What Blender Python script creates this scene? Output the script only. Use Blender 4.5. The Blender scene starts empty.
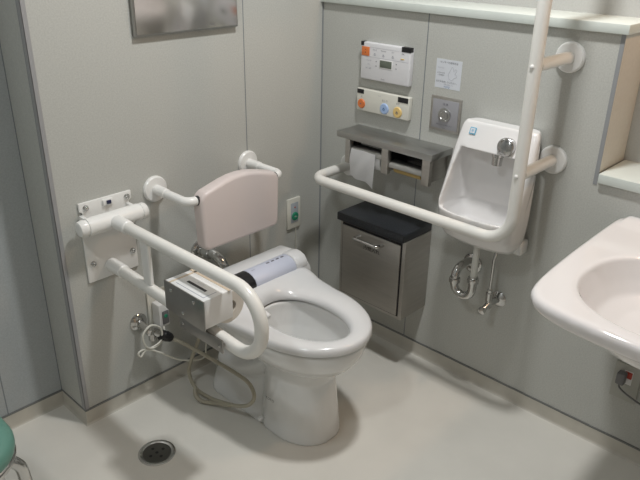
import bpy, bmesh, math, random
from mathutils import Vector, Matrix
random.seed(4)
scene = bpy.context.scene
COL = scene.collection
V = Vector
PI = math.pi

# ------------------------------------------------------------------ materials
def mat(name, col, rough=.5, metal=0., coat=0., bump=0., bscale=200., var=0., vscale=30., spec=.5, trans=0., streak=None, sss=0.):
    m = bpy.data.materials.new(name); m.use_nodes = True
    nt = m.node_tree; b = nt.nodes['Principled BSDF']
    b.inputs['Base Color'].default_value = (*col, 1)
    b.inputs['Roughness'].default_value = rough
    b.inputs['Metallic'].default_value = metal
    b.inputs['Coat Weight'].default_value = coat
    b.inputs['Coat Roughness'].default_value = .05
    b.inputs['Specular IOR Level'].default_value = spec
    if trans: b.inputs['Transmission Weight'].default_value = trans
    geo = nt.nodes.new('ShaderNodeNewGeometry')
    src = geo.outputs['Position']
    if streak:
        mp = nt.nodes.new('ShaderNodeMapping'); mp.inputs['Scale'].default_value = streak
        nt.links.new(src, mp.inputs['Vector']); src = mp.outputs['Vector']
    if var:
        n = nt.nodes.new('ShaderNodeTexNoise'); n.inputs['Scale'].default_value = vscale; n.inputs['Detail'].default_value = 4
        nt.links.new(src, n.inputs['Vector'])
        r = nt.nodes.new('ShaderNodeMapRange'); r.inputs['From Min'].default_value = .3; r.inputs['From Max'].default_value = .7
        r.inputs['To Min'].default_value = 1-var; r.inputs['To Max'].default_value = 1+var
        nt.links.new(n.outputs['Fac'], r.inputs['Value'])
        mx = nt.nodes.new('ShaderNodeVectorMath'); mx.operation = 'SCALE'
        mx.inputs[0].default_value = col
        nt.links.new(r.outputs['Result'], mx.inputs['Scale'])
        nt.links.new(mx.outputs['Vector'], b.inputs['Base Color'])
    if bump:
        n2 = nt.nodes.new('ShaderNodeTexNoise'); n2.inputs['Scale'].default_value = bscale; n2.inputs['Detail'].default_value = 3
        nt.links.new(src, n2.inputs['Vector'])
        bp = nt.nodes.new('ShaderNodeBump'); bp.inputs['Strength'].default_value = bump; bp.inputs['Distance'].default_value = .002
        nt.links.new(n2.outputs['Fac'], bp.inputs['Height']); nt.links.new(bp.outputs['Normal'], b.inputs['Normal'])
    return m

def wall_mat(name, col, axis, joints, jcol=(.20,.22,.235), w=.0019):
    """laminate wall panel with narrow grey joints at world coordinate `joints` along axis"""
    m = mat(name, col, rough=.42, bump=.12, bscale=900, var=.085, vscale=230)
    nt = m.node_tree; b = nt.nodes['Principled BSDF']
    geo = nt.nodes.new('ShaderNodeNewGeometry'); sep = nt.nodes.new('ShaderNodeSeparateXYZ')
    nt.links.new(geo.outputs['Position'], sep.inputs[0])
    acc = None
    for j in joints:
        c = nt.nodes.new('ShaderNodeMath'); c.operation = 'COMPARE'
        nt.links.new(sep.outputs[axis], c.inputs[0]); c.inputs[1].default_value = j; c.inputs[2].default_value = w
        if acc is None: acc = c.outputs[0]
        else:
            a = nt.nodes.new('ShaderNodeMath'); a.operation = 'MAXIMUM'
            nt.links.new(acc, a.inputs[0]); nt.links.new(c.outputs[0], a.inputs[1]); acc = a.outputs[0]
    mix = nt.nodes.new('ShaderNodeMix'); mix.data_type = 'RGBA'
    old = b.inputs['Base Color'].links[0].from_socket
    nt.links.new(acc, mix.inputs[0]); nt.links.new(old, mix.inputs[6]); mix.inputs[7].default_value = (*jcol, 1)
    nt.links.new(mix.outputs[2], b.inputs['Base Color'])
    return m

WALLC = (.492,.498,.468)
M = {}
M['wall_r'] = wall_mat('grey laminate panel', WALLC, 'Y', [-.001, -.450, -1.350, -2.25])
M['wall_b'] = wall_mat('grey laminate panel back', WALLC, 'X', [-.002, -.367])
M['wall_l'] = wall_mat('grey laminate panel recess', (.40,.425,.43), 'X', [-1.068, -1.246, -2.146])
M['wall_side'] = mat('grey laminate side', WALLC, .42, bump=.12, bscale=900, var=.085, vscale=230)
M['wall_up'] = mat('upper wall', (.50,.50,.48), .5, var=.04, vscale=200)
M['ceil'] = mat('ceiling', (.55,.55,.54), .8)
M['floor'] = mat('cream vinyl floor', (.69,.67,.615), .32, bump=.05, bscale=60, var=.045, vscale=5, spec=.4)
M['base'] = mat('vinyl skirting', (.52,.495,.435), .45, var=.06, vscale=14)
M['caulk'] = mat('grey sealing strip', (.17,.175,.17), .5)
M['trim'] = mat('grey aluminium corner trim', (.33,.33,.335), .45)
M['trim_d'] = mat('dark seam', (.28,.29,.30), .5)
M['ledge'] = mat('pale ledge board', (.62,.665,.63), .4, var=.02)
M['wall_beige'] = mat('beige reveal panel', (.60,.56,.49), .5, var=.03, vscale=100)
M['porcelain'] = mat('glazed porcelain', (.76,.765,.755), .10, coat=.4, spec=.5)
M['porcelain_w'] = mat('glazed washbasin porcelain', (.74,.715,.71), .08, coat=.4)
M['porcelain_b'] = mat('glazed basin porcelain', (.80,.79,.785), .1, coat=.4)
M['knob'] = mat('satin chrome', (.5,.5,.5), .2, metal=1)
M['bowl'] = mat('toilet bowl glaze', (.74,.74,.71), .08, coat=.4)
M['seat'] = mat('white seat plastic', (.70,.705,.71), .2, coat=.3)
M['lav'] = mat('lavender control panel', (.58,.61,.72), .3)
M['black'] = mat('black plastic', (.012,.012,.014), .3)
M['dark'] = mat('dark gap', (.03,.03,.03), .8)
M['rail'] = mat('ivory coated grab rail', (.80,.79,.75), .28, coat=.15)
M['railw'] = mat('white coated metal', (.82,.82,.80), .3, coat=.15)
M['back'] = mat('pinkish beige cushion vinyl', (.66,.585,.565), .32, bump=.03, bscale=500)
M['chrome'] = mat('chrome', (.58,.58,.57), .13, metal=1)
M['steel'] = mat('brushed stainless steel', (.46,.44,.41), .46, metal=.85, var=.05, vscale=12, streak=(1,1,12))
M['steel_h'] = mat('brushed stainless steel shelf', (.47,.47,.46), .38, metal=1, var=.03, vscale=12, streak=(14,1,1))
M['steel_p'] = mat('satin steel plate', (.36,.35,.34), .34, metal=1, var=.04)
M['granite'] = mat('dark speckled granite', (.022,.025,.030), .42, var=.7, vscale=420)
M['mirror'] = mat('satin mirror steel', (.66,.64,.62), .16, metal=1)
M['alu'] = mat('aluminium frame', (.42,.42,.41), .35, metal=1)
M['paper'] = mat('toilet paper', (.86,.86,.86), .9, bump=.3, bscale=160)
M['paper_b'] = mat('beige paper roll', (.70,.66,.60), .9, bump=.2, bscale=160)
M['card'] = mat('cardboard', (.48,.35,.14), .8)
M['white'] = mat('white plastic', (.78,.78,.77), .35)
M['ivory'] = mat('ivory plastic', (.72,.71,.64), .35)
M['plate_g'] = mat('grey green socket plate', (.42,.42,.38), .45)
M['lilac'] = mat('lilac white plastic', (.72,.72,.74), .35)
M['tape'] = mat('yellowed tape', (.60,.50,.38), .5)
M['lcd'] = mat('lcd', (.13,.15,.12), .2)
M['ink'] = mat('grey ink', (.14,.14,.17), .6)
M['inkl'] = mat('pale ink', (.40,.41,.46), .6)
M['inkb'] = mat('blue ink', (.08,.20,.42), .6)
M['logo'] = mat('light blue sticker', (.10,.42,.62), .5)
M['orange'] = mat('orange plastic', (.72,.20,.055), .4)
M['blueb'] = mat('light blue button', (.38,.52,.78), .4)
M['yellowb'] = mat('amber button', (.78,.56,.22), .4)
M['green'] = mat('green button', (.02,.25,.14), .35)
M['teal'] = mat('teal vinyl', (.12,.27,.22), .35, bump=.05, bscale=300)
M['hose'] = mat('beige hose', (.40,.37,.29), .4)
M['cord'] = mat('white cord', (.70,.69,.62), .45)
M['greyp'] = mat('grey plastic', (.16,.16,.165), .4)
M['red'] = mat('red plastic', (.45,.05,.03), .4)
M['sticker'] = mat('printed white sticker', (.66,.69,.74), .4)
M['door'] = mat('peach added door', (.62,.46,.34), .5, var=.05, vscale=8, streak=(6,1,.6))  # for the added door, peach to tint the mirror's reflection
M['pipe'] = mat('pale plastic pipe', (.62,.62,.58), .35)

# ------------------------------------------------------------------ mesh helpers
def box(bm, lo, hi, bev=0., seg=2):
    t = bmesh.new()
    bmesh.ops.create_cube(t, size=1)
    c = [(lo[i]+hi[i])/2 for i in range(3)]; s = [abs(hi[i]-lo[i]) for i in range(3)]
    for v in t.verts: v.co = V((c[0]+v.co.x*s[0], c[1]+v.co.y*s[1], c[2]+v.co.z*s[2]))
    if bev: bmesh.ops.bevel(t, geom=t.edges[:], offset=bev, segments=seg, affect='EDGES', profile=.5)
    merge(bm, t); return bm

def merge(bm, t):
    me = bpy.data.meshes.new('tmp'); t.to_mesh(me); t.free(); bm.from_mesh(me); bpy.data.meshes.remove(me)

def frame_of(d):
    d = d.normalized(); a = V((0,0,1)) if abs(d.z) < .9 else V((1,0,0))
    u = d.cross(a).normalized(); return u, d.cross(u).normalized()

def lathe(bm, base, axis, prof, n=32):
    """prof: list of (t along axis, radius)"""
    base = V(base); axis = V(axis).normalized(); u, w = frame_of(axis)
    rings = []
    for t, r in prof:
        if r < 1e-6: rings.append([bm.verts.new(base+axis*t)]); continue
        rings.append([bm.verts.new(base+axis*t+(u*math.cos(2*PI*k/n)+w*math.sin(2*PI*k/n))*r) for k in range(n)])
    for a, b in zip(rings, rings[1:]):
        if len(a) == 1 and len(b) == 1: continue
        for k in range(n):
            k2 = (k+1) % n
            if len(a) == 1: bm.faces.new((a[0], b[k2], b[k]))
            elif len(b) == 1: bm.faces.new((a[k], a[k2], b[0]))
            else: bm.faces.new((a[k], a[k2], b[k2], b[k]))
    if len(rings[0]) > 1: bm.faces.new(rings[0][::-1])
    if len(rings[-1]) > 1: bm.faces.new(rings[-1])
    bmesh.ops.recalc_face_normals(bm, faces=bm.faces[:])
    return bm

def cyl(bm, p0, p1, r, bev=.001, n=28):
    p0, p1 = V(p0), V(p1); L = (p1-p0).length; b = min(bev, r*.4, L*.4)
    return lathe(bm, p0, p1-p0, [(0,r-b),(b,r),(L-b,r),(L,r-b)] if b else [(0,r),(L,r)], n)

def fillet(pts, rad, n=10):
    pts = [V(p) for p in pts]; out = [pts[0]]
    for i in range(1, len(pts)-1):
        r = rad[i-1] if isinstance(rad, (list, tuple)) else rad
        a, b, c = pts[i-1], pts[i], pts[i+1]
        d1 = (a-b).normalized(); d2 = (c-b).normalized()
        ang = d1.angle(d2); 
        if ang > PI-.02 or r <= 0: out.append(b); continue
        t = min(r/math.tan(ang/2), (a-b).length*.499, (c-b).length*.499); r = t*math.tan(ang/2)
        cen = b+(d1+d2).normalized()*(r/math.sin(ang/2))
        s, e = b+d1*t-cen, b+d2*t-cen
        th = s.angle(e)
        for k in range(n+1):
            q = k/n; out.append(cen+(s*math.sin((1-q)*th)+e*math.sin(q*th))/math.sin(th))
    out.append(pts[-1]); return out

def spline(pts, n=8, closed=False):
    pts = [V(p) for p in pts]; out = []
    P = [pts[0]*2-pts[1]]+pts+[pts[-1]*2-pts[-2]]
    for i in range(1, len(P)-2):
        for k in range(n):
            t = k/n
            out.append(.5*((2*P[i])+(-P[i-1]+P[i+1])*t+(2*P[i-1]-5*P[i]+4*P[i+1]-P[i+2])*t*t+(-P[i-1]+3*P[i]-3*P[i+1]+P[i+2])*t**3))
    out.append(pts[-1]); return out

def sweep(bm, path, r, n=20):
    path = [V(p) for p in path]
    clean = [path[0]]
    for p in path[1:]:
        if (p-clean[-1]).length > 1e-5: clean.append(p)
    path = clean
    T = [((path[min(i+1,len(path)-1)]-path[max(i-1,0)])).normalized() for i in range(len(path))]
    u, w = frame_of(T[0]); rings = []
    for i, p in enumerate(path):
        u = (u-T[i]*u.dot(T[i])).normalized(); w = T[i].cross(u)
        rr = r[i] if isinstance(r, list) else r
        rings.append([bm.verts.new(p+(u*math.cos(2*PI*k/n)+w*math.sin(2*PI*k/n))*rr) for k in range(n)])
    for a, b in zip(rings, rings[1:]):
        for k in range(n): bm.faces.new((a[k], a[(k+1)%n], b[(k+1)%n], b[k]))
    bm.faces.new(rings[0][::-1]); bm.faces.new(rings[-1])
    bmesh.ops.recalc_face_normals(bm, faces=bm.faces[:])
    return bm

def loft(bm, rings, close=True):
    R = [[bm.verts.new(V(p)) for p in r] for r in rings]; n = len(R[0])
    for a, b in zip(R, R[1:]):
        for k in range(n): bm.faces.new((a[k], a[(k+1)%n], b[(k+1)%n], b[k]))
    if close: bm.faces.new(R[0][::-1]); bm.faces.new(R[-1])
    bmesh.ops.recalc_face_normals(bm, faces=bm.faces[:])
    return bm

def prism(bm, outline, axis, a, b, bev=0., seg=3):
    """outline of 2-D points in the two other axes (cyclic order kept), extruded along axis from a to b"""
    t = bmesh.new()
    def pt(q, c):
        return V((c, q[0], q[1])) if axis == 'x' else V((q[0], c, q[1])) if axis == 'y' else V((q[0], q[1], c))
    loft(t, [[pt(q, a) for q in outline], [pt(q, b) for q in outline]])
    if bev:
        ed = [e for e in t.edges if len(e.link_faces) == 2 and e.calc_face_angle() > .6]
        bmesh.ops.bevel(t, geom=ed, offset=bev, segments=seg, affect='EDGES', profile=.5)
    merge(bm, t); return bm

def rrect(cx, cy, hx, hy, r, n=6):
    out = []
    for sx, sy, a0 in ((1,1,0),(-1,1,PI/2),(-1,-1,PI),(1,-1,1.5*PI)):
        for k in range(n+1):
            a = a0+PI/2*k/n
            out.append((cx+sx*(hx-r)+r*math.cos(a), cy+sy*(hy-r)+r*math.sin(a)))
    return out

# ------------------------------------------------------------------ object helpers
WL = {}
def finish(name, bm, m, parent=None, angle=38, origin=None, flat=False):
    if isinstance(bm, bpy.types.Mesh): me = bm; me.name = name
    else:
        me = bpy.data.meshes.new(name); bm.to_mesh(me); bm.free()
    xs = [v.co for v in me.vertices]
    lo = V([min(c[i] for c in xs) for i in range(3)]); hi = V([max(c[i] for c in xs) for i in range(3)])
    o_ = V(origin) if origin else V(((lo.x+hi.x)/2, (lo.y+hi.y)/2, lo.z if parent is None else (lo.z+hi.z)/2))
    me.transform(Matrix.Translation(-o_))
    me.materials.clear(); me.materials.append(m)
    if not flat:
        for p in me.polygons: p.use_smooth = True
        if angle: me.set_sharp_from_angle(angle=math.radians(angle))
    o = bpy.data.objects.new(name, me); COL.objects.link(o)
    pl = WL[parent.name] if parent else V((0,0,0))
    if parent: o.parent = parent
    o.location = o_-pl; WL[o.name] = o_
    return o
def tag(o, label=None, cat=None, group=None, kind=None):
    if label: o['label'] = label
    if cat: o['category'] = cat
    if group: o['group'] = group
    if kind: o['kind'] = kind
    return o
def thing(name, loc, label, cat, group=None):
    o = bpy.data.objects.new(name, None); COL.objects.link(o); o.location = loc; o.empty_display_size = .05
    WL[o.name] = V(loc); return tag(o, label, cat, group)
def struct(name, bm, m, parent=None, **k):
    o = finish(name, bm, m, parent, **k)
    if parent is None: o['kind'] = 'structure'
    return o
B = bmesh.new
def evaluated(obj):
    dg = bpy.context.evaluated_depsgraph_get(); dg.update()
    return bpy.data.meshes.new_from_object(obj.evaluated_get(dg))
def tmpobj(bm):
    me = bpy.data.meshes.new('t')
    if isinstance(bm, bpy.types.Mesh): me = bm
    else: bm.to_mesh(me); bm.free()
    o = bpy.data.objects.new('t', me); COL.objects.link(o); return o
def ceramic(add, cut=None, voxel=.004, smooth=6, pre=True):
    """glazed-pottery shape: merge solids, cut a hollow, round everything off"""
    o = tmpobj(add)
    if pre:
        r = o.modifiers.new('r', 'REMESH'); r.mode = 'VOXEL'; r.voxel_size = voxel
        me = evaluated(o); bpy.data.objects.remove(o); o = tmpobj(me)
    c = None
    if cut is not None:
        c = tmpobj(cut)
        b = o.modifiers.new('b', 'BOOLEAN'); b.operation = 'DIFFERENCE'; b.object = c; b.solver = 'EXACT'
    r = o.modifiers.new('r2', 'REMESH'); r.mode = 'VOXEL'; r.voxel_size = voxel
    s = o.modifiers.new('s', 'SMOOTH'); s.factor = .5; s.iterations = smooth
    me = evaluated(o); bpy.data.objects.remove(o)
    if c: bpy.data.objects.remove(c)
    return me

def text(body, h, m, parent, origin, right, up, name='lettering', centre=True):
    cu = bpy.data.curves.new('txt', 'FONT'); cu.body = body; cu.size = 1; cu.resolution_u = 2
    o = bpy.data.objects.new('txt', cu); COL.objects.link(o)
    me = evaluated(o); bpy.data.objects.remove(o)
    if not len(me.vertices): return None
    xs = [v.co.x for v in me.vertices]; ys = [v.co.y for v in me.vertices]
    x0, x1, y0, y1 = min(xs), max(xs), min(ys), max(ys); s = h/max(y1-y0, 1e-6)
    R, U = V(right).normalized(), V(up).normalized(); N = R.cross(U); O = V(origin)
    for v in me.vertices:
        x = (v.co.x-(x0+x1)/2)*s if centre else (v.co.x-x0)*s
        v.co = O+R*x+U*((v.co.y-(y0+y1)/2)*s)+N*.0004
    return finish(name, me, m, parent, flat=True)

# ------------------------------------------------------------------ room
CH = 2.40; XL, YF = -2.75, -2.85; D0 = -1.066; E0 = .153; NY = -1.05; RX = .17
b = B(); box(b, (XL-.1, YF-.1, -.1), (.30, .30, 0)); struct('floor', b, M['floor'], flat=True)
b = B(); box(b, (XL-.1, YF-.1, CH), (.30, .30, CH+.1)); struct('ceiling', b, M['ceil'], flat=True)
b = B(); box(b, (D0, 0, 0), (0, .30, CH)); struct('wall_back', b, M['wall_b'], flat=True)
b = B(); box(b, (D0-.0012, .0105, 0), (D0, E0, CH)); tag(struct('trim_1', b, M['wall_side'], flat=True), 'return face of the projecting wall')
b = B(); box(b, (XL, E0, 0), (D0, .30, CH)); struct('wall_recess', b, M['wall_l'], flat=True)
b = B(); box(b, (XL-.1, YF, 0), (XL, .30, CH)); struct('wall_left', b, M['wall_up'], flat=True)
b = B(); box(b, (XL, YF-.1, 0), (.30, YF, CH)); struct('wall_front', b, M['wall_up'], flat=True)
# right wall: projecting lower wall with a ledge, lower still behind the washbasin
b = B(); prism(b, [(0,0),(0,1.222),(NY,1.222),(NY,.830),(YF,.830),(YF,0)], 'x', 0, RX)
struct('wall_right', b, M['wall_r'], flat=True)
b = B(); box(b, (RX, YF, 0), (.30, .30, CH)); struct('wall_upper', b, M['wall_up'], flat=True)
b = B(); box(b, (.0005, 0, 1.222), (RX, .30, CH)); struct('wall_end', b, M['wall_b'], flat=True)
b = B(); box(b, (-.014, NY-.012, 1.222), (RX, 0, 1.247), .002); struct('trim_2', b, M['ledge'])
b = B(); box(b, (-.012, YF, .829), (RX, NY-.006, .856), .002); struct('trim_3', b, M['ledge'])
b = B(); box(b, (.0, NY-.002, .856), (RX, NY, 1.222)); struct('trim_4', b, M['wall_beige'], flat=True)
b = B(); box(b, (-.0015, NY-.0025, .82), (.0, NY+.009, 1.222)); struct('trim_5', b, M['trim_d'], flat=True)
b = B(); box(b, (D0-.0018, -.0018, .054), (D0+.012, .0, CH)); box(b, (D0-.0022, -.0018, .054), (D0-.0, .0135, CH)); struct('trim_6', b, M['trim'], flat=True)
b = B(); box(b, (D0-.0026, .0135, .054), (D0, .0165, CH)); struct('trim_7', b, M['trim_d'], flat=True)
b = B(); box(b, (-.0025,-.0025,.054), (0,0,1.222)); struct('trim_8', b, M['trim_d'], flat=True)
# coved skirting
def skirting(name, p0, p1, nrm, ext0=0, ext1=0):
    p0, p1, nrm = V(p0), V(p1), V(nrm); d = (p1-p0).normalized()
    prof = [(0,0),(.0095,0),(.0065,.0015),(.0045,.005),(.0032,.012),(.003,.050),(.0,.050)]
    b = B(); rings = []
    loft(b, [[p0+nrm*q[0]-d*ext0*q[0]+V((0,0,q[1])) for q in prof], [p1+nrm*q[0]+d*ext1*q[0]+V((0,0,q[1])) for q in prof]])
    o = struct(name, b, M['base'])
    b = B(); loft(b, [[p0+nrm*q[0]-d*ext0*q[0]+V((0,0,q[1])) for q in [(0,.050),(.0034,.050),(.0034,.0560),(0,.0560)]],
                      [p1+nrm*q[0]+d*ext1*q[0]+V((0,0,q[1])) for q in [(0,.050),(.0034,.050),(.0034,.0560),(0,.0560)]]])
    finish('sealing_strip', b, M['caulk'], o, flat=True)
skirting('baseboard_right', (0,YF,0), (0,0,0), (-1,0,0), 0, -1)
skirting('baseboard_back', (0,0,0), (D0,0,0), (0,-1,0), -1, 1)
skirting('baseboard_side', (D0,0,0), (D0,E0,0), (-1,0,0), 1, -1)
skirting('baseboard_recess', (D0,E0,0), (XL,E0,0), (0,-1,0), -1, 0)
# unseen door added behind the camera for a peach tone in the mirror
b = B(); box(b, (-2.35, YF, 0), (-1.15, YF+.03, 2.0), .004)
d = struct('added_door_1', b, M['door'])
b = B(); cyl(b, (-2.2, YF+.03, 1.0), (-2.2, YF+.07, 1.0), .012); cyl(b, (-2.2, YF+.065, .85), (-2.2, YF+.065, 1.15), .012); finish('added_door_handle', b, M['chrome'], d)

# ------------------------------------------------------------------ toilet
TC = -.572
def egg(cx, cy, rx, ryf, ryb, ef=2.0, eb=2.6, z=0., n=72, widen=0.):
    out = []
    for k in range(n):
        a = 2*PI*k/n; c, s = math.cos(a), math.sin(a)
        e = ef if s < 0 else eb; ry = ryf if s < 0 else ryb
        x = math.copysign(abs(c)**(2/e), c)*rx; y = math.copysign(abs(s)**(2/e), s)*ry
        if s > 0: x *= 1+widen*min(1, y/ryb)
        out.append(V((cx+x, cy+y, z)))
    return out
toilet = thing('toilet', (TC, -.38, 0), 'white floor-standing washlet toilet with open oval seat and no lid', 'toilet')
add = B()
def bw(z, ins, cy=-.45, rf=.246, rb=.26): return egg(TC-.003, cy, .177-ins, rf-ins, rb-ins*.6, 2.1, 3.2, z)
loft(add, [bw(.262,.075), bw(.275,.055), bw(.292,.034), bw(.315,.018), bw(.34,.008), bw(.36,.004), bw(.379,.003)])
t = B(); loft(t, [egg(TC, -.455, .112, .152, .10, 2.2, 2.6, 0), egg(TC, -.455, .110, .149, .10, 2.2, 2.6, .03), egg(TC, -.455, .102, .138, .095, 2.2, 2.6, .12), egg(TC, -.455, .096, .130, .09, 2.2, 2.6, .21), egg(TC, -.455, .112, .155, .14, 2.2, 2.6, .27), egg(TC,-.455,.125,.17,.15,2.2,2.6,.30)])
merge(add, t)
box(add, (TC-.052, -.45, .0), (TC+.052, -.115, .36))                     # narrow rear body
t = B(); loft(t, [[V((TC+x*k, y, z)) for x, y in rrect(0, -.270, .106, .160, .05, 6)] for z, k in ((0,.98),(.015,.96),(.04,.86),(.07,.74),(.10,.65),(.15,.56),(.22,.50))]); merge(add, t)   # foot
for sx in (-1, 1):                                                       # trapway bulge on each side
    t = B(); sweep(t, spline([(TC+sx*.040,-.40,.24),(TC+sx*.042,-.33,.17),(TC+sx*.045,-.25,.13),(TC+sx*.045,-.17,.12),(TC+sx*.04,-.15,.12)], 5), .036, 20); merge(add, t)
t = B(); loft(t, [[V((TC+x*k, y, z)) for x, y in rrect(0, -.24, .165, .09, .04, 6)] for z, k in ((.20,.45),(.26,.65),(.31,.9),(.34,.98),(.378,1))]); merge(add, t)
cut = B()
def hole(z, k, dy=0): return egg(TC-.012, -.49+dy, .112*k, .168*k, .150*k, 2, 2.1, z, 48)
loft(cut, [hole(.17,.30,.03), hole(.19,.45,.03), hole(.24,.66,.02), hole(.30,.86,.01), hole(.35,.98), hole(.42,1.0)])
me = ceramic(add, cut, .0045, 7)
finish('bowl', me, M['porcelain'], toilet, angle=0)
b = B(); lathe(b, (TC-.008,-.475,.205), (0,0,1), [(0,.055),(.002,.056),(.002,0)]); wm = mat('still water', (.55,.58,.56), .03, trans=.6); finish('water', b, wm, toilet)
# seat ring
b = B(); N = 96
def seat_ring(zt):
    prof = [(.02,.386),(.0,.392),(.03,.400),(.10,.4075),(.25,.4130),(.55,.4145),(.82,.4125),(.93,.4090),(.982,.4035),(1,.397),(1,.3905),(.988,.3875),(.06,.3875)]
    outer = egg(TC-.003, -.45, .184, .255, .170, 2.05, 6.5, 0, N, .135); inner = egg(TC-.012, -.490, .099, .160, .150, 2.0, 2.1, 0, N)
    rings = []
    for k in range(N):
        i, o = inner[k], outer[k]
        rr = []
        for t, z in prof:
            p = V((i.x+(o.x-i.x)*t, i.y+(o.y-i.y)*t, z)); q = min(1, max(0, (p.y+.375)/.095)); q = q*q*(3-2*q)
            if z > .395: p.z += .028*q
            rr.append(p)
        rings.append(rr)
    return rings
R = [[b.verts.new(p) for p in r] for r in seat_ring(0)]
for k in range(N):
    a, c = R[k], R[(k+1) % N]
    for j in range(len(a)): b.faces.new((a[j], a[(j+1)%len(a)], c[(j+1)%len(a)], c[j]))
bmesh.ops.recalc_face_normals(b, faces=b.faces[:])
finish('seat', b, M['seat'], toilet, angle=60)
# shower-seat body
hw0 = .218
b = B()
def wprof(s, ex): # s = half width factor
    return [V((TC+ex, y, z)) for y, z in [(-.160,.386),(-.160,.455-s),(-.170,.462-s),(-.222,.468-s),(-.234,.464-s),(-.285,.453-s),(-.296,.449-s),(-.300,.440-s*.6),(-.302,.415),(-.302,.390)]]
rings = []
for ex, s in ((-1,.035),(-.985,.018),(-.955,.005),(-.90,0),(-.5,0),(0,0),(.5,0),(.90,0),(.955,.005),(.985,.018),(1,.035)):
    rr = wprof(s, 0)
    for p in rr:
        w = hw0-.006*max(0,(-.20-p.y)/.1)
        p.x = TC+ex*w
    rings.append(rr)
loft(b, rings); body = finish('washlet_body', b, M['seat'], toilet, angle=50)
def ridge(x0, x1, m, name, lab=None):
    b = B(); pr = [(-.232,.45),(-.232,.4665),(-.240,.4715),(-.252,.4735),(-.268,.4725),(-.283,.4675),(-.296,.4575),(-.3025,.444),(-.3025,.42)]
    prism(b, pr, 'x', x0, x1, .003, 2); o = finish(name, b, m, toilet, angle=40)
    if lab: o['label'] = lab
    return o
ridge(TC-.027, TC+.147, M['lav'], 'control_panel', 'lavender panel with small buttons')
ridge(TC-.150, TC-.0275, M['black'], 'sensor_window', 'black sensor window')
b = B(); prism(b, [(-.222,.44),(-.302,.43),(-.300,.452),(-.286,.468),(-.268,.4745),(-.250,.4755),(-.228,.470)], 'x', TC+.148, TC+.200, .006, 3); finish('end_cap', b, M['seat'], toilet)
for k in range(4):
    b = B(); cx = TC+.060+k*.021; box(b, (cx-.006, -.2585, .4715), (cx+.006, -.2535, .4745), .0004); finish('panel_button', b, M['ink'], toilet)
text('TOTO', .004, M['ink'], toilet, (TC-.008, -.262, .4738), (1,0,0), (0,1,0))
text('TOTO', .009, M['black'], toilet, (TC-.1065, -.440, .125), (.05,-.999,0), (0,0,1))
b = B(); lathe(b, (TC-.045,-.352,.372), (0,-1,-.2), [(0,.009),(.022,.009),(.025,.006)]); finish('spray_nozzle', b, M['white'], toilet)
b = B(); cyl(b, (TC-.104,-.40,.03), (TC-.118,-.40,.03), .007); finish('foot_screw_cap', b, M['white'], toilet)
# chrome flush pipe
fp = thing('flush_pipe', (-.585, 0, .45), 'chrome flush pipe elbow below the backrest behind the toilet', 'pipe')
b = B(); lathe(b, (-.592,0,.462), (0,-1,0), [(0,.034),(.006,.034),(.012,.028),(.014,.020)]); finish('flange', b, M['chrome'], fp)
b = B(); sweep(b, fillet([(-.592,-.005,.462),(-.592,-.105,.478),(-.575,-.135,.395)], .05), .017); finish('pipe', b, M['chrome'], fp)
b = B(); lathe(b, (-.592,-.045,.468), (0,-1,.1), [(0,.017),(.001,.023),(.022,.023),(.024,.017)], 8); finish('union_nut', b, M['chrome'], fp)
b = B(); lathe(b, (-.5765,-.132,.392), (0,0,1), [(0,.017),(.001,.022),(.018,.022),(.02,.017)], 16); finish('union_nut', b, M['chrome'], fp)

# ------------------------------------------------------------------ backrest with arms
br = thing('backrest', (-.556, 0, .55), 'pinkish beige padded backrest on white tubular arms behind the toilet', 'backrest')
out = []
def arc_pt(cx, cz, r, a0, a1, n=7): return [(cx+r*math.cos(a0+(a1-a0)*k/n), cz+r*math.sin(a0+(a1-a0)*k/n)) for k in range(n+1)]
BX = -.556
out += arc_pt(BX-.130, .577, .022, PI*1.5, PI, 6)
out += arc_pt(BX-.123, .712, .034, PI*.97, PI*.58, 7)
for k in range(1, 8):
    q = k/8; out.append((BX-.13+.26*q, .744+.026*math.sin(PI*q)))
out += arc_pt(BX+.123, .712, .034, PI*.42, PI*.03, 7)
out += arc_pt(BX+.130, .577, .022, 0, -PI*.5, 6)
b = B(); prism(b, out, 'y', -.196, -.148, .012, 4); o_ = finish('pad', b, M['back'], br, angle=50)
for s, nm in ((-1,0), (1,0)):
    fx = BX+s*.187
    b = B(); lathe(b, (fx,0,.719), (0,-1,0), [(0,.041),(.006,.041),(.011,.037),(.012,.017)]); finish('flange', b, M['railw'], br)
    b = B(); pts = fillet([(fx,-.008,.719),(fx,-.165,.719) if s > 0 else (fx,-.165,.719),(BX+s*.145,-.173,.719)], .04); sweep(b, pts, .0135); 
    cyl(b, (fx,-.01,.719), (fx,-.066,.719), .0155); finish('arm', b, M['railw'], br)
    b = B(); cyl(b, (BX+s*.1585,-.1725,.719), (BX+s*.1500,-.1725,.719), .0145); finish('grommet', b, M['black'], br)

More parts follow.
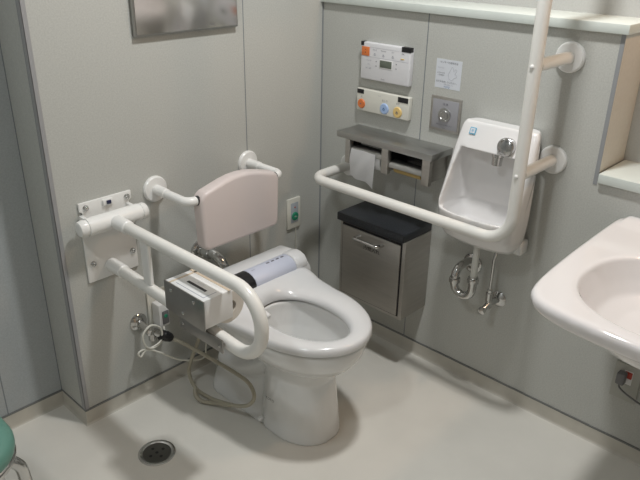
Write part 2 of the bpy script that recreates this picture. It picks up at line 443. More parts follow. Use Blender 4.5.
# ------------------------------------------------------------------ hinged grab rail
hr = thing('hinged_grab_rail', (-.912, 0, .485), 'white swing-up grab rail hinged on a wall plate left of the toilet', 'grab rail')
b = B(); o2 = [(-.997,.487),(-.829,.487),(-.829,.655),(-.838,.662),(-.838,.708),(-.829,.715),(-.829,.739),(-.997,.739),(-.997,.715),(-.988,.708),(-.988,.662),(-.997,.655)]
prism(b, o2, 'y', -.008, 0, .002, 2)
finish('wall_plate', b, M['railw'], hr)
for x in (-.977, -.845):
    for z in (.722, .545):
        b = B(); lathe(b, (x,-.008,z), (0,-1,0), [(0,.0095),(.002,.0095),(.002,.0075),(.006,.0068),(.009,.004),(.010,0)], 20); finish('bolt', b, M['chrome'], hr)
b = B(); box(b, (-.925,-.016,.716), (-.893,-.008,.734), .002); lk = finish('latch', b, M['railw'], hr)
b = B(); box(b, (-.915,-.021,.720), (-.902,-.016,.731), .001); finish('latch_button', b, mat('blue black plastic',(.02,.025,.07),.3), lk)
HZ = .683; HY = -.050; HX = -.921
b = B(); lathe(b, (-1.029,HY,HZ), (1,0,0), [(0,.015),(.003,.021),(.012,.0245),(.020,.025),(.021,.023),(.026,.023),(.027,.026),(.192,.026),(.193,.023),(.198,.023),(.199,.025),(.211,.0245),(.217,.021),(.221,.012)], 36)
for x in (-.995, -.845): box(b, (x-.006,-.048,HZ-.022), (x+.006,-.006,HZ+.022), .003)
finish('hinge_barrel', b, M['railw'], hr)
U, L_, TIP = .686, .508, -.688
b = B(); path = fillet([(HX,HY-.01,HZ),(HX,TIP,U-.0),(HX,TIP,L_-.012),(HX,-.45,L_+.004),(HX,-.12,.525),(HX,-.03,.526)], [.088,.088,.3,.05])
sweep(b, path, .0172, 24); finish('rail_tube', b, M['rail'], hr)
b = B(); cyl(b, (HX,HY-.02,HZ), (HX,HY-.085,HZ+.0), .0205, .004); finish('tube_socket', b, M['railw'], hr)
b = B(); cyl(b, (HX,-.006,.526), (HX,-.082,.5255), .0205, .004); finish('tube_socket', b, M['railw'], hr)
b = B(); prism(b, rrect(HX, -.212, .007, .019, .006), 'z', .518, .685); finish('strut', b, M['railw'], hr)

# spare paper holder clamped on the lower tube
ph = thing('paper_holder', (-.93, -.455, .53), 'boxy paper holder with satin steel side plate clamped on the hinged rail', 'toilet paper holder')
b = B(); box(b, (-.975,-.540,.548), (-.972,-.375,.632), .0008); finish('side_plate', b, M['steel_p'], ph)['label'] = 'satin steel side plate'
b = B()
pr = [(-.972,.551),(-.972,.632),(-.886,.632),(-.882,.628),(-.882,.551)]
prism(b, pr, 'y', -.536, -.378, .002, 2); finish('cover', b, M['white'], ph)
for y, z in ((-.405,.613),(-.500,.616),(-.452,.566)):
    b = B(); lathe(b, (-.975,y,z), (-1,0,0), [(0,.0055),(.002,.005),(.004,.002),(.0042,0)], 14); finish('screw', b, M['chrome'], ph)
b = B(); box(b, (-.940,-.500,.6320), (-.932,-.425,.6326)); finish('slot', b, M['black'], ph)
b = B(); box(b, (-.896,-.538,.6320), (-.888,-.378,.6325)); box(b, (-.972,-.400,.6320), (-.884,-.393,.6325)); finish('tape', b, M['tape'], ph)
b = B(); box(b, (-.962,-.520,.6320), (-.960,-.41,.6324)); box(b, (-.962,-.522,.6320), (-.92,-.520,.6324)); text('ペーパー', .006, M['inkl'], ph, (-.922,-.46,.6322), (0,-1,0), (1,0,0)); finish('label_outline', b, M['inkl'], ph)
b = B(); box(b, (-.950,-.572,.488), (-.9445,-.395,.524), .001); box(b, (-.951,-.50,.52), (-.94,-.42,.552), .001); finish('clamp_bracket', b, M['steel_p'], ph)
for y in (-.562, -.41):
    b = B(); lathe(b, (-.950,y,.506), (-1,0,0), [(0,.0045),(.002,.004),(.003,0)], 12); finish('clamp_screw', b, M['chrome'], ph)
rl = thing('paper_roll', (-.888,-.46,.53), 'cream toilet roll inside the holder on the hinged rail', 'toilet paper')
b = B(); lathe(b, (-.887,-.392,.581), (0,-1,0), [(0,.018),(0,.043),(.003,.046),(.137,.046),(.140,.043),(.140,.018),(.137,.018),(.003,.018)], 40); finish('roll', b, M['paper_b'], rl)

# ------------------------------------------------------------------ L-shaped grab rail on right wall
RXX, RZ = -.200, .660
gr = thing('grab_rail', (0,-.55,.64), 'long ivory L-shaped grab rail standing out from the right wall beside the small basin', 'grab rail')
b = B(); sweep(b, fillet([(0-.005,-.150,RZ),(RXX,-.150,RZ),(RXX,-.918,RZ),(RXX,-.918,1.62),(-.005,-.918,1.62)], [.055,.085,.06]), .0172, 26); finish('rail_tube', b, M['rail'], gr)
for y, z in ((-.918,1.149),(-.918,.862)):
    b = B(); cyl(b, (-.006,y,z), (RXX+.01,y,z), .0165); a = finish('standoff_arm', b, M['rail'], gr)
    b = B(); lathe(b, (RXX-.0165,y,z), (-1,-.3,0), [(0,.006),(.002,.006),(.004,.003),(.0045,0)], 16); finish('fixing_cap', b, M['railw'], a)
for y, z in ((-.918,1.149),(-.918,.862),(-.150,RZ),(-.918,1.62)):
    b = B(); lathe(b, (0,y,z), (-1,0,0), [(0,.041),(.007,.041),(.012,.037),(.013,.017)], 40); finish('flange', b, M['railw'], gr)

# ------------------------------------------------------------------ metal mirror
mr = thing('mirror', (-.585,0,1.175), 'steel-framed wall mirror above the toilet', 'mirror')
b = B(); box(b, (-.768,-.016,1.172), (-.402,0,1.80), .002); finish('frame', b, M['alu'], mr)
b = B(); box(b, (-.763,-.0175,1.1775), (-.4055,-.0155,1.795), .0003); finish('glass', b, M['mirror'], mr)
text('TOTO', .004, M['ink'], mr, (-.503,-.018,1.187), (1,0,0), (0,0,1))

# ------------------------------------------------------------------ call button on the back wall
cb = thing('call_button', (-.151,0,.408), 'white wall plate with green call button beside the corner', 'switch')
b = B(); box(b, (-.185,-.010,.408), (-.118,0,.530), .003); finish('plate', b, M['ivory'], cb)
b = B(); box(b, (-.170,-.0125,.432), (-.133,-.010,.512), .002); finish('inset', b, mat('grey blue plastic',(.42,.46,.50),.4), cb)
b = B(); lathe(b, (-.1515,-.0125,.458), (0,-1,0), [(0,.0165),(.003,.0165),(.005,.014),(.005,0)], 28); finish('button', b, M['green'], cb)
text('呼出', .007, M['white'], cb, (-.1515,-.0178,.458), (1,0,0), (0,0,1))
b = B(); lathe(b, (-.1515,-.0125,.494), (0,-1,0), [(0,.003),(.002,.003),(.002,0)], 12); finish('lamp', b, M['red'], cb)
b = B(); cyl(b, (-.140,-.006,.409), (-.140,-.006,.10), .0016, 0, 8); finish('pull_cord', b, M['cord'], cb)

# ------------------------------------------------------------------ remotes on the right wall (facing -x); u: left->right, v: top->bottom
class Pan:
    def __init__(s, y0, y1, z0, z1, x): s.y0, s.y1, s.z0, s.z1, s.x = y0, y1, z0, z1, x
    def pt(s, u, v, d=0): return (s.x-d, s.y0+(s.y1-s.y0)*u, s.z1+(s.z0-s.z1)*v)
    def rect(s, u0, v0, u1, v1, d, m, parent, name, bev=.0005):
        b = B(); p, q = s.pt(u0, v0, 0), s.pt(u1, v1, 0)
        box(b, (s.x-d, q[1], q[2]), (s.x+.0005, p[1], p[2]), min(bev, d*.3)); return finish(name, b, m, parent)
    def txt(s, body, u, v, h, m, parent, d=.0002): return text(body, h, m, parent, s.pt(u, v, d), (0,-1,0), (0,0,1))
r1 = thing('remote_control', (0,-.302,.990), 'upper white washlet remote with small screen and orange key', 'remote control')
b = B(); box(b, (-.022,-.405,.990), (0,-.200,1.112), .004, 3); finish('case', b, M['lilac'], r1)
P1 = Pan(-.200, -.405, .990, 1.112, -.022)
b = B(); box(b, (-.0235,-.212,1.100), (-.006,-.1995,1.1135), .001); finish('corner_clip', b, M['black'], r1)
b = B(); box(b, (-.0235,-.4055,1.098), (-.006,-.370,1.1135), .001); finish('corner_clip', b, M['black'], r1)
P1.rect(.02,.12,.18,.36,.0015,M['orange'],r1,'stop_key')['label'] = 'orange stop key'
P1.rect(.40,.40,.66,.63,.0015,M['white'],r1,'screen_frame')
P1.rect(.41,.42,.65,.61,.0020,M['lcd'],r1,'screen')['label'] = 'dark grey lcd screen'
P1.rect(.19,.115,.97,.118,.0006,M['inkl'],r1,'cover_line'); P1.rect(.03,.372,.97,.378,.0006,M['inkl'],r1,'cover_line')
P1.txt('•', .10, .27, .0035, M['black'], r1, .0018); P1.txt('止', .10, .19, .005, M['black'], r1, .0018)
for u, s_ in ((.29,'おしり'),(.47,'やわらか'),(.66,'ビデ'),(.86,'乾燥')): P1.txt(s_, u, .175, .0050, M['ink'], r1)
for u in (.29,.47,.66): P1.txt('♨', u, .29, .009, M['inkl'], r1)
P1.rect(.82,.29,.89,.32,.0012,M['yellowb'],r1,'indicator')
for v, s_ in ((.47,'ノズル位置'),(.57,'水勢'),(.68,'便座・温度')): P1.txt(s_, .17, v, .0045, M['inkl'], r1)
for v in (.47,.59): P1.txt('▲', .33, v, .0045, M['ink'], r1); P1.txt('▼', .74, v, .0045, M['ink'], r1)
P1.txt('TOTO', .48, .93, .0042, M['ink'], r1)

r2 = thing('wall_remote', (0,-.300,.878), 'lower ivory wall control with orange, blue and amber round buttons', 'remote control')
b = B(); box(b, (-.020,-.411,.879), (0,-.187,.955), .003, 3); finish('case', b, M['ivory'], r2)
P2 = Pan(-.187, -.411, .879, .955, -.020)
P2.rect(.01,.03,.14,.22,.0015,M['black'],r2,'corner_clip'); P2.rect(.80,.03,.985,.25,.0015,M['black'],r2,'corner_clip')
for u, v, m_, s_, lab in ((.10,.68,'orange','止','orange round stop button'),(.555,.69,'blueb','おしり','light blue round button'),(.805,.72,'yellowb','ビデ','amber round button')):
    b = B(); c = P2.pt(u, v)
    lathe(b, c, (-1,0,0), [(0,.0185 if m_ != 'orange' else .0165),(.002,.018 if m_ != 'orange' else .016),(.004,.0155 if m_ != 'orange' else .014),(.0042,0)], 32)
    bt = finish('round_button', b, M[m_], r2); bt['label'] = lab
    P2.txt(s_, u, .34, .007, M['ink'], r2); P2.txt('●' if m_ == 'orange' else '♨', u, v, .005 if m_ == 'orange' else .010, M['ink'] if m_ != 'blueb' else M['inkb'], r2, .0045)
P2.txt('TOTO', .45, .17, .003, M['inkl'], r2)

# sticker
st = thing('instruction_sticker', (0,-.54,1.003), 'small white printed instruction sticker above the steel flush plate', 'sticker')
b = B(); box(b, (-.0006,-.585,1.003), (0,-.492,1.092)); finish('sheet', b, M['sticker'], st, flat=True)
P3 = Pan(-.492,-.585,1.003,1.092,-.0006)
P3.txt('センサーの操作方法', .5, .10, .0068, M['ink'], st); 
for v, s_, w in ((.30,'手をかざす',.2),(.47,'水が流れます',.22),(.55,'ご使用後は',.22)): P3.txt(s_, w, v, .0045, M['ink'] if v > .4 else M['inkl'], st)
P3.txt('必ず水を流してください。', .45, .77, .0062, M['ink'], st); P3.txt('自動で洗浄します', .55, .86, .0040, M['inkl'], st); P3.txt('TOTO', .48, .945, .0055, M['inkb'], st)
b = B(); 
hand = [(-.545,1.060),(-.551,1.072),(-.556,1.070),(-.557,1.058),(-.565,1.066),(-.569,1.062),(-.562,1.050),(-.570,1.048),(-.570,1.043),(-.560,1.038),(-.553,1.030),(-.543,1.034),(-.538,1.046),(-.545,1.060)]
sweep(b, [(-.0008,y,z) for y, z in hand], .0005, 6); finish('hand_drawing', b, M['inkl'], st)

# flush plate
fl = thing('flush_sensor_plate', (0,-.543,.868), 'square steel flush plate with round push button under the sticker', 'flush plate')
b = B(); box(b, (-.006,-.600,.868), (0,-.487,.978), .002); finish('plate', b, M['steel'], fl)
b = B(); box(b, (-.0075,-.592,.877), (-.006,-.496,.969), .0005); finish('face', b, mat('grey satin face',(.40,.40,.43),.35,metal=.3), fl)
b = B(); lathe(b, (-.0075,-.543,.922), (-1,0,0), [(0,.0225),(.003,.0225),(.004,.018),(.0045,.017),(.010,.016),(.011,.012),(.009,.010),(.009,0)], 36); finish('push_button', b, M['steel_h'], fl)
P4 = Pan(-.487,-.600,.868,.978,-.0076)
P4.txt('洗 浄', .5, .20, .008, M['ink'], fl, .0003); P4.txt('手をかざすと洗浄します', .5, .80, .0052, M['ink'], fl, .0003); P4.txt('TOTO', .5, .895, .003, M['ink'], fl, .0003)

# ------------------------------------------------------------------ double paper holder with shelf
dp = thing('paper_holder', (0,-.382,.715), 'stainless double toilet paper holder with shelf on the right wall', 'toilet paper holder')
b = B(); box(b, (-.118,-.582,.8005), (0,-.186,.822), .0015); finish('shelf', b, M['steel_h'], dp)
for y0, y1 in ((-.246,-.226),(-.412,-.385),(-.577,-.548)):
    b = B(); box(b, (-.117,y0,.716), (-.100,y1,.802), .001); box(b, (-.105,(y0+y1)/2-.003,.719), (0,(y0+y1)/2+.003,.802), .001); finish('bracket', b, M['steel'], dp)
for y0, y1 in ((-.384,-.247),(-.547,-.413)):
    b = B(); box(b, (-.012,y0,.725), (-.0,y1,.800)); box(b, (-.098,y0,.797), (0,y1,.8004)); finish('recess_shade_sheet', b, M['black'], dp)  # black back and top sheets put in as the bay's shade
    for yy in (y0, y1-.0015):
        b = B(); box(b, (-.098,yy,.735), (-.012,yy+.0015,.797)); finish('side_shade_sheet', b, M['black'], dp)  # black side sheets, also standing in for shade
def flap(y0, y1, z0):
    b = B(); pr = [(-.112+.03*(1-math.cos(a)), z0+.022*math.sin(a)) for a in [PI/2*k/6 for k in range(7)]]
    pr2 = [(x+.0015, z-.0015) for x, z in pr[::-1]]
    t = [(x, z) for x, z in pr+pr2]
    prism(b, t, 'y', y0, y1); return b
finish('cutter_flap', flap(-.384,-.247,.760), M['steel_h'], dp)
finish('cutter_flap', flap(-.547,-.413,.743), M['steel_h'], dp)
b = B(); cyl(b, (-.062,-.548,.748), (-.062,-.412,.748), .006); cyl(b, (-.062,-.385,.748), (-.062,-.246,.748), .006); finish('spindle', b, M['steel'], dp)
tr = thing('toilet_roll', (-.064,-.315,.70), 'white toilet roll with a hanging sheet under the steel shelf', 'toilet paper')
b = B(); lathe(b, (-.064,-.262,.745), (0,-1,0), [(0,.020),(0,.039),(.002,.041),(.106,.041),(.108,.039),(.108,.020),(.106,.020),(.002,.020)], 40); finish('roll', b, M['paper'], tr)
b = B(); n = 14; rows = []
for j in range(15):
    v = j/14; z = .772-.094*v
    r_ = []
    for i in range(n+1):
        u = i/n; x = -.1135-.006*math.sin(v*PI*.9)-.0025*math.sin(u*9+v*5); r_.append(b.verts.new((x, -.252-.106*u+ (.003*v), z - (.026*u+.004*math.sin(u*7))*v)))
    rows.append(r_)
for a, c in zip(rows, rows[1:]):
    for i in range(n): b.faces.new((a[i], a[i+1], c[i+1], c[i]))
ret = bmesh.ops.solidify(b, geom=b.faces[:], thickness=.0006); finish('hanging_sheet', b, M['paper'], tr)
cr = thing('cardboard_core', (-.088,-.48,.72), 'bare brown cardboard core in the right bay of the steel holder', 'cardboard core')
b = B(); lathe(b, (-.085,-.428,.740), (0,-1,0), [(0,.017),(0,.019),(.108,.019),(.108,.017)], 24); finish('tube', b, M['card'], cr)

# ------------------------------------------------------------------ sanitary bin
wb = thing('waste_box', (0,-.385,.222), 'stainless steel wall-mounted waste box with dark granite top', 'waste box')
b = B(); box(b, (-.146,-.532,.218), (0,-.242,.516), .002); finish('body', b, M['steel'], wb)
b = B(); box(b, (-.1472,-.5180,.2285), (-.146,-.2530,.5085)); finish('door_gap', b, M['black'], wb)
b = B(); box(b, (-.1520,-.5135,.2325), (-.1472,-.2575,.5010), .0015); dr = finish('door', b, M['steel'], wb)
b = B(); sweep(b, fillet([(-.152,-.335,.478),(-.186,-.335,.481),(-.186,-.440,.481),(-.152,-.440,.478)], .012), .0065, 14); finish('handle', b, M['chrome'], dr)
text('汚物入れ', .017, M['black'], dr, (-.1526,-.392,.446), (0,-1,0), (0,0,1))
b = B(); box(b, (-.163,-.531,.5165), (0,-.237,.546), .004, 3); finish('granite_top', b, M['granite'], wb)['label'] = 'dark speckled granite top'

# ------------------------------------------------------------------ small basin on right wall
hb = thing('hand_basin', (0,-.765,.565), 'small tall white wall basin with deep bowl and chrome sensor spout', 'basin')
HC = -.765
def hring(z, d, hw, x0=0., n=80):
    """plan section: flat at the wall side, bowed front; narrower towards the wall"""
    out = []; bow = .018 if z < .72 else max(0, .022*(1-(z-.72)/.15))
    for k in range(n):
        a = 2*PI*k/n; c, sn = math.cos(a), math.sin(a)
        x = math.copysign(abs(c)**(2/6), c); y = math.copysign(abs(sn)**(2/6), sn)
        X = -(d+x0)/2 + x*(d-x0)/2
        if x < 0: X += bow*(-x)*(y*y-.35)*1.0
        Y = y*hw
        if x0 == 0: Y *= 1-.15*min(1, max(0, (X+.055)/.055))
        out.append(V((X, HC+Y, z)))
    return out
add = B(); loft(add, [hring(.566,.085,.095), hring(.575,.118,.110), hring(.592,.140,.120), hring(.62,.155,.126), hring(.66,.168,.130), hring(.690,.172,.132), hring(.706,.172,.132), hring(.80,.122,.132), hring(.865,.088,.131), hring(.925,.060,.128), hring(.938,.054,.122)])
cut = B(); loft(cut, [hring(.600,.112,.035,.06), hring(.610,.132,.065,.045), hring(.632,.152,.095,.034), hring(.665,.162,.110,.026), hring(.684,.165,.114,.022), hring(.686,.30,.115,.020), hring(.80,.30,.112,.018), hring(.862,.30,.104,.022)])
finish('basin_body', ceramic(add, cut, .0035, 5), M['porcelain_b'], hb, angle=0)
b = B(); lathe(b, (-.050,-.810,.887), (-1,0,.15), [(0,.024),(.018,.025),(.034,.0270),(.042,.0262),(.046,.022),(.048,.012),(.0485,0)], 32); finish('tap_knob', b, M['knob'], hb)
b = B(); lathe(b, (-.063,-.777,.872), (-.1,0,-1), [(0,.018),(.020,.018),(.022,.0155),(.046,.015),(.048,.0)], 24); finish('spout', b, M['chrome'], hb)
b = B(); lathe(b, (-.085,-.775,.612), (0,0,1), [(0,.016),(.003,.016),(.004,.012),(.002,0)], 24); finish('drain_cap', b, M['chrome'], hb)
b = B(); R = V((0,-1,0)); U_ = V((.45,0,1)).normalized(); Nn = R.cross(U_).normalized()
def quad(c, w, h, m, name, parent, lift=.0006):
    b = B(); c = V(c); vs = [b.verts.new(c+R*sx*w/2+U_*sz*h/2+Nn*l) for l in (0, lift) for sx, sz in ((-1,-1),(1,-1),(1,1),(-1,1))]
    b.faces.new(vs[4:]); b.faces.new(vs[:4][::-1])
    for k in range(4): b.faces.new((vs[k], vs[(k+1)%4], vs[4+(k+1)%4], vs[4+k]))
    return finish(name, b, m, parent, flat=True)
LC = V((-.0690,-.687,.9125))
quad(LC, .0205, .0205, M['logo'], 'sticker', hb); quad(LC+Nn*.0006, .0155, .0155, M['sticker'], 'sticker_centre', hb)
text('手', .008, M['logo'], hb, LC+Nn*.0013, R, U_)
b = B(); box(b, (-.045,-.885,.553), (0,-.845,.60), .008, 3); finish('mounting_block', b, M['porcelain'], hb)
# trap
tp = thing('drain_trap', (-.05,-.73,.37), 'chrome U-shaped drain trap under the small wall basin', 'drain pipe')
b = B(); cyl(b, (-.1,-.766,.58), (-.1,-.766,.445), .0105); finish('tail_pipe', b, M['pipe'], tp)
b = B(); sweep(b, fillet([(-.1,-.766,.462),(-.1,-.766,.383),(-.1,-.700,.383),(-.1,-.700,.470),(-.03,-.703,.470),(-.004,-.703,.455)], [.033,.033,.035,.02]), .0135); finish('trap_bend', b, M['chrome'], tp)
for y, z in ((-.766,.440),(-.700,.418)):
    b = B(); lathe(b, (-.1,y,z), (0,0,1), [(0,.0135),(.001,.0185),(.010,.019),(.017,.0175),(.018,.0135)], 20); finish('trap_nut', b, M['chrome'], tp)
b = B(); lathe(b, (0,-.703,.452), (-1,0,0), [(0,.034),(.004,.034),(.010,.026),(.012,.014)], 36); finish('flange', b, M['chrome'], tp)
sv = thing('stop_valve', (-.02,-.808,.35), 'chrome stop valve and supply pipe under the small wall basin', 'valve')
b = B(); lathe(b, (0,-.812,.360), (-1,0,0), [(0,.027),(.003,.027),(.010,.018),(.012,.010)], 32); finish('flange', b, M['chrome'], sv)
b = B(); cyl(b, (-.008,-.812,.360), (-.050,-.806,.362), .0105); cyl(b, (-.050,-.803,.345), (-.050,-.803,.400), .0115); cyl(b, (-.044,-.808,.364), (-.082,-.803,.349), .0095,.003); lathe(b, (-.080,-.803,.350), (-1,0,-.4), [(0,.012),(.003,.013),(.014,.012),(.016,.007)], 8); finish('valve_body', b, M['chrome'], sv)
b = B(); sweep(b, fillet([(-.050,-.803,.395),(-.050,-.803,.515),(-.045,-.806,.545),(-.040,-.806,.59)], .02), .0050, 12); lathe(b, (-.05,-.803,.398), (0,0,1), [(0,.009),(.012,.009),(.014,.006)], 8); finish('supply_pipe', b, M['chrome'], sv)

# ------------------------------------------------------------------ large washbasin
ws = thing('washbasin', (0,-1.43,.60), 'large pale wheelchair washbasin projecting from the right wall at the frame edge', 'washbasin')
WC = -1.435
def wring(z, ins, back=.0, fr=0.):
    pts = []
    # outline, counter-clockwise starting at the wall left corner
    half = [(-.006,.300),(-.03,.307),(-.20,.306),(-.40,.300),(-.525,.288),(-.575,.266),(-.603,.222),(-.616,.160),(-.623,.08),(-.625,.0)]
    half = [V((x, y, 0)) for x, y in half]; sm = spline(half, 6)
    L1 = [(p.x, p.y) for p in sm]; L2 = [(p.x, -p.y) for p in sm[::-1][1:]]
    out = []
    for x, y in L1+L2:
        k = (1-ins/.30); out.append(V((min(x*(1-ins/.65), -back)+0, WC+y*k, z)))
    return out
add = B(); loft(add, [wring(.700,.055), wring(.704,.030), wring(.712,.012), wring(.724,.003), wring(.738,.0), wring(.748,.004), wring(.752,.012)])
prism(add, [(0,.70),(-.09,.70),(-.09,.748),(-.06,.756),(-.03,.762),(0,.764)], 'y', WC-.280, WC+.280)
t = B(); loft(t, [egg(-.377, WC, .10, .12, .12, 2.4, 2.4, .635), egg(-.377, WC, .16, .18, .18, 2.4, 2.4, .650), egg(-.377, WC, .19, .215, .215, 2.4, 2.4, .68), egg(-.377, WC, .205, .235, .235, 2.4, 2.4, .71)]); merge(add, t)
cut = B(); 
def wh(z, kx, ky, dx=0): return [V((p.x, p.y, z)) for p in egg(-.380+dx, WC, .195*kx, .226*ky, .226*ky, 2.4, 2.4, z, 64)]
loft(cut, [wh(.652,.30,.30), wh(.660,.60,.60), wh(.678,.78,.80), wh(.705,.89,.89), wh(.735,.97,.97), wh(.757,1.02,1.02), wh(.80,1.04,1.04)])
finish('basin_body', ceramic(add, cut, .005, 12), M['porcelain_w'], ws, angle=0)
b = B(); lathe(b, (-.375,WC,.652), (0,0,1), [(0,.02),(.004,.02),(.005,.014),(.003,0)], 28); finish('drain_ring', b, M['chrome'], ws)
b = B(); lathe(b, (-.055,WC,.765), (0,0,1), [(0,.026),(.01,.024),(.09,.021),(.12,.021),(.128,.015),(.13,0)], 28); sweep(b, fillet([(-.055,WC,.85),(-.17,WC,.87),(-.175,WC,.845)], .01), .012); finish('tap', b, M['chrome'], ws)
b = B(); sweep(b, fillet([(-.375,WC,.645),(-.375,WC,.50),(-.20,WC,.50),(-.004,WC,.50)], .04), .016); finish('waste_pipe', b, M['chrome'], ws)

# sockets under washbasin
so = thing('wall_socket', (0,-1.243,.205), 'grey-beige wall socket holding a grey plug under the large washbasin', 'socket', 'wall sockets under the washbasin')
b = B(); box(b, (-.007,-1.287,.198), (0,-1.211,.318), .002); finish('plate', b, M['plate_g'], so)
b = B(); box(b, (-.009,-1.265,.255), (-.007,-1.240,.301), .001); finish('inset', b, M['white'], so)
b = B(); box(b, (-.014,-1.263,.278), (-.008,-1.243,.298), .001); finish('red_cover', b, M['red'], so)['label'] = 'red socket cover'
pg = thing('plug_and_cord', (-.02,-1.23,.26), 'grey plug with thin cord in the socket under the washbasin', 'plug')
b = B(); box(b, (-.040,-1.252,.263), (-.0142,-1.228,.301), .004); b2 = finish('plug', b, M['greyp'], pg)
b = B(); sweep(b, spline([(-.03,-1.240,.268),(-.032,-1.243,.250),(-.03,-1.28,.232),(-.03,-1.33,.222),(-.03,-1.42,.225),(-.03,-1.52,.26)], 8), .0028, 10); finish('cord', b, M['greyp'], pg)
s2 = thing('wall_socket', (0,-1.345,.19), 'grey-beige wall socket right of the panel joint under the washbasin', 'socket', 'wall sockets under the washbasin')
b = B(); box(b, (-.007,-1.395,.205), (0,-1.300,.325), .002); finish('plate', b, M['plate_g'], s2)
b = B(); box(b, (-.016,-1.322,.228), (-.007,-1.310,.246), .002); finish('switch', b, M['black'], s2)

# ------------------------------------------------------------------ washlet power plug & water valve on the back wall
po = thing('power_socket', (-.755,0,.24), 'ivory power socket plate on the back wall behind the hinged rail', 'socket')
b = B(); box(b, (-.812,-.008,.262), (-.745,0,.380), .002); finish('plate', b, M['ivory'], po)
ad = thing('plug_adapter', (-.75,-.03,.25), 'small ivory adapter with green lamp plugged in behind the hinged rail', 'plug')
b = B(); box(b, (-.800,-.050,.262), (-.762,-.008,.345), .004); finish('case', b, M['white'], ad)
b = B(); box(b, (-.790,-.0535,.272), (-.766,-.050,.320), .002); finish('label_plate', b, M['greyp'], ad)
b = B(); lathe(b, (-.778,-.0535,.302), (0,-1,0), [(0,.007),(.002,.006),(.0025,0)], 18); finish('lamp', b, M['green'], ad)
b = B()
sweep(b, spline([(-.785,-.045,.268),(-.795,-.062,.240),(-.818,-.068,.222),(-.850,-.072,.220),(-.873,-.074,.240),(-.880,-.075,.283),(-.849,-.075,.306),(-.814,-.074,.279),(-.815,-.072,.235),(-.85,-.070,.222),(-.885,-.07,.228),(-.900,-.07,.222),(-.892,-.07,.207),(-.868,-.07,.222),(-.823,-.075,.191),(-.770,-.085,.145),(-.715,-.095,.118),(-.672,-.10,.112),(-.662,-.10,.15),(-.67,-.13,.25),(-.66,-.17,.40)], 8), .0032, 10)
finish('cord', b, M['cord'], ad)
wv = thing('water_valve', (-.847,0,.26), 'chrome water valve with hose outlet on the back wall', 'valve')
b = B(); lathe(b, (-.850,0,.288), (0,-1,0), [(0,.030),(.004,.030),(.012,.021),(.014,.012)], 36); finish('flange', b, M['chrome'], wv)
b = B(); cyl(b, (-.850,-.01,.288), (-.850,-.062,.286), .0115); cyl(b, (-.850,-.055,.286), (-.815,-.060,.255), .014,.003); lathe(b, (-.850,-.055,.286), (0,-1,-.1), [(0,.016),(.012,.017),(.022,.016),(.026,.009)], 10); cyl(b, (-.838,-.058,.285), (-.838,-.058,.240), .012); cyl(b, (-.828,-.060,.262), (-.795,-.062,.238), .010); finish('valve_body', b, M['chrome'], wv)
hs = thing('spray_hose', (-.74,-.15,.01), 'beige hand-spray hose looping down beside the toilet foot', 'hose')
b = B(); p0 = V((-.812,-.060,.250)); ax = V((.034,-.008,-.024)).normalized(); lathe(b, p0, ax, [(0,.012),(.003,.0175),(.008,.0185),(.009,.0165),(.014,.0185),(.020,.0165),(.026,.0185),(.034,.0165),(.044,.015),(.050,.010)], 14); finish('connector', b, M['black'], hs)['label'] = 'black ribbed connector'
b = B()
hp = [p0+ax*.045, (-.758,-.10,.212), (-.745,-.16,.205), (-.722,-.24,.185), (-.712,-.325,.178), (-.714,-.385,.174), (-.720,-.415,.145), (-.722,-.390,.100), (-.722,-.330,.062), (-.722,-.260,.036),
      (-.725,-.185,.018), (-.728,-.115,.022), (-.728,-.085,.07), (-.724,-.100,.13), (-.718,-.130,.20), (-.708,-.155,.28), (-.70,-.165,.35), (-.69,-.17,.40)]
sweep(b, spline(hp, 10), .0063, 14); finish('hose', b, M['hose'], hs)

b = B(); sweep(b, spline([(-.7225,-.300,.048),(-.726,-.245,.026),(-.735,-.205,.012),(-.748,-.175,.010),(-.752,-.150,.020),(-.742,-.135,.036)], 8), .0070, 14); finish('hose_tail', b, M['hose'], hs)

# ------------------------------------------------------------------ floor drain
fd = thing('floor_drain', (-.987,-.268,0), 'round stainless steel floor drain in the pale vinyl floor', 'drain')
b = B(); lathe(b, (-.987,-.268,.0), (0,0,1), [(0,.056),(.0022,.0555),(.0028,.053),(.0024,.047),(.0012,.044),(.0012,0)], 48); finish('rim', b, M['chrome'], fd)
b = B(); lathe(b, (-.987,-.268,.0012), (0,0,1), [(0,.043),(.0012,.042),(.0012,.034),(.0006,.030),(.0006,0)], 40); finish('grate', b, mat('dark steel', (.15,.15,.14), .3, metal=1), fd)  # grate toned darker than the rim
for dx, dy in ((.0,.0),(.022,.0),(-.022,0),(0,.022),(0,-.022)):
    b = B(); lathe(b, (-.987+dx,-.268+dy,.0018), (0,0,1), [(0,.005),(.0004,.005),(.0004,0)], 16); finish('drain_hole', b, M['black'], fd)

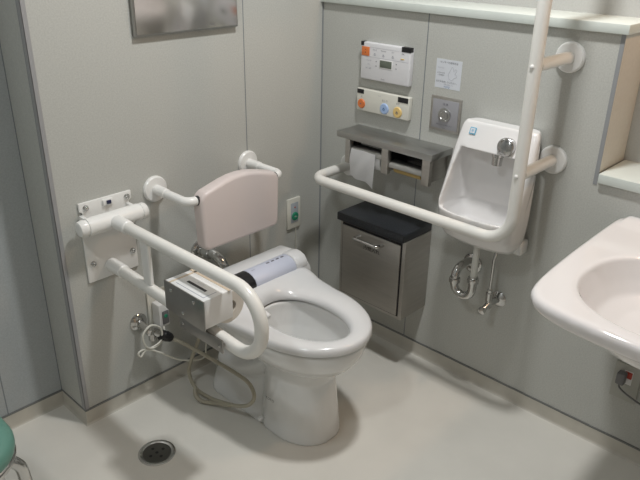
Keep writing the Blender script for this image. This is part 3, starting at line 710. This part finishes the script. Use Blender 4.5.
# ------------------------------------------------------------------ stool
sl = thing('stool', (-1.62,-.315,0), 'teal cushioned stool with chrome tube legs at the lower left edge', 'stool')
b = B(); rings = []
for z, ins in ((.414,.012),(.418,.003),(.427,0),(.442,0),(.453,.006),(.461,.020),(.466,.045),(.468,.09)):
    rings.append([V((x, y, z)) for x, y in rrect(-1.620, -.318, .203-ins, .2-ins, max(.115-ins, .02), 10)])
loft(b, rings); finish('cushion', b, M['teal'], sl)
b = B(); rr = [V((x, y, .411)) for x, y in rrect(-1.620, -.318, .192, .192, .108, 10)]; rr.append(rr[0]); sweep(b, rr, .011, 16); finish('seat_ring', b, M['chrome'], sl)
for sx in (-1, 1):
    for sy in (-1, 1):
        b = B(); sweep(b, fillet([(-1.622+sx*.10,-.318+sy*.10,.400),(-1.622+sx*.195,-.318+sy*.13,.390),(-1.622+sx*.225,-.318+sy*.125,.02)], .05), .0135, 18); lg = finish('leg', b, M['chrome'], sl)
        b = B(); cyl(b, (-1.622+sx*.2245,-.318+sy*.125,.0), (-1.622+sx*.2245,-.318+sy*.125,.028), .0155,.003); finish('rubber_foot', b, M['black'], lg)

# ------------------------------------------------------------------ lights
def lamp(name, loc, power, size, col=(1,1,1), rot=None, spread=180):
    l = bpy.data.lights.new(name, 'AREA'); l.shape = 'DISK'; l.size = size; l.energy = power; l.color = col; l.spread = math.radians(spread)
    o = bpy.data.objects.new(name, l); COL.objects.link(o); o.location = loc
    if rot: o.rotation_euler = rot
    return o
lamp('ceiling_lamp', (-.58,-.90,CH-.01), 21, .15, (1,1,.99))
lamp('ceiling_lamp_far', (-2.10,-.98,CH-.01), 9.5, .17, (.93,.98,1))
ml = lamp('mirror_lamp', (.08,-1.60,1.90), 3.4, .12, (1,.66,.42))
ml.rotation_euler = (V((-.45,-.55,.75))-V((.08,-1.60,1.90))).to_track_quat('-Z','Y').to_euler()
w = bpy.data.worlds.new('w'); scene.world = w; w.use_nodes = True
w.node_tree.nodes['Background'].inputs[0].default_value = (.8,.85,.9,1); w.node_tree.nodes['Background'].inputs[1].default_value = .3

# ------------------------------------------------------------------ camera
cd = bpy.data.cameras.new('camera'); cam = bpy.data.objects.new('camera', cd); COL.objects.link(cam)
a_, b_, c_ = 0.75492464, 0.43276024, 0.01704904
fw = V((math.cos(b_)*math.cos(a_), math.cos(b_)*math.sin(a_), -math.sin(b_)))
rt = V((math.sin(a_), -math.cos(a_), 0)); up = rt.cross(fw)
r2 = rt*math.cos(c_)+up*math.sin(c_); u2 = -rt*math.sin(c_)+up*math.cos(c_)
mw = Matrix((( r2.x, u2.x, -fw.x, -1.80453), (r2.y, u2.y, -fw.y, -1.70144), (r2.z, u2.z, -fw.z, 1.45), (0,0,0,1)))
cam.matrix_world = mw
cd.sensor_width = 36; cd.lens = 36*672.15/640; cd.clip_start = .02
scene.camera = cam
vs = scene.view_settings; vs.view_transform = 'Standard'; vs.look = 'None'; vs.gamma = 1; vs.use_curve_mapping = False; vs.exposure = 0.0
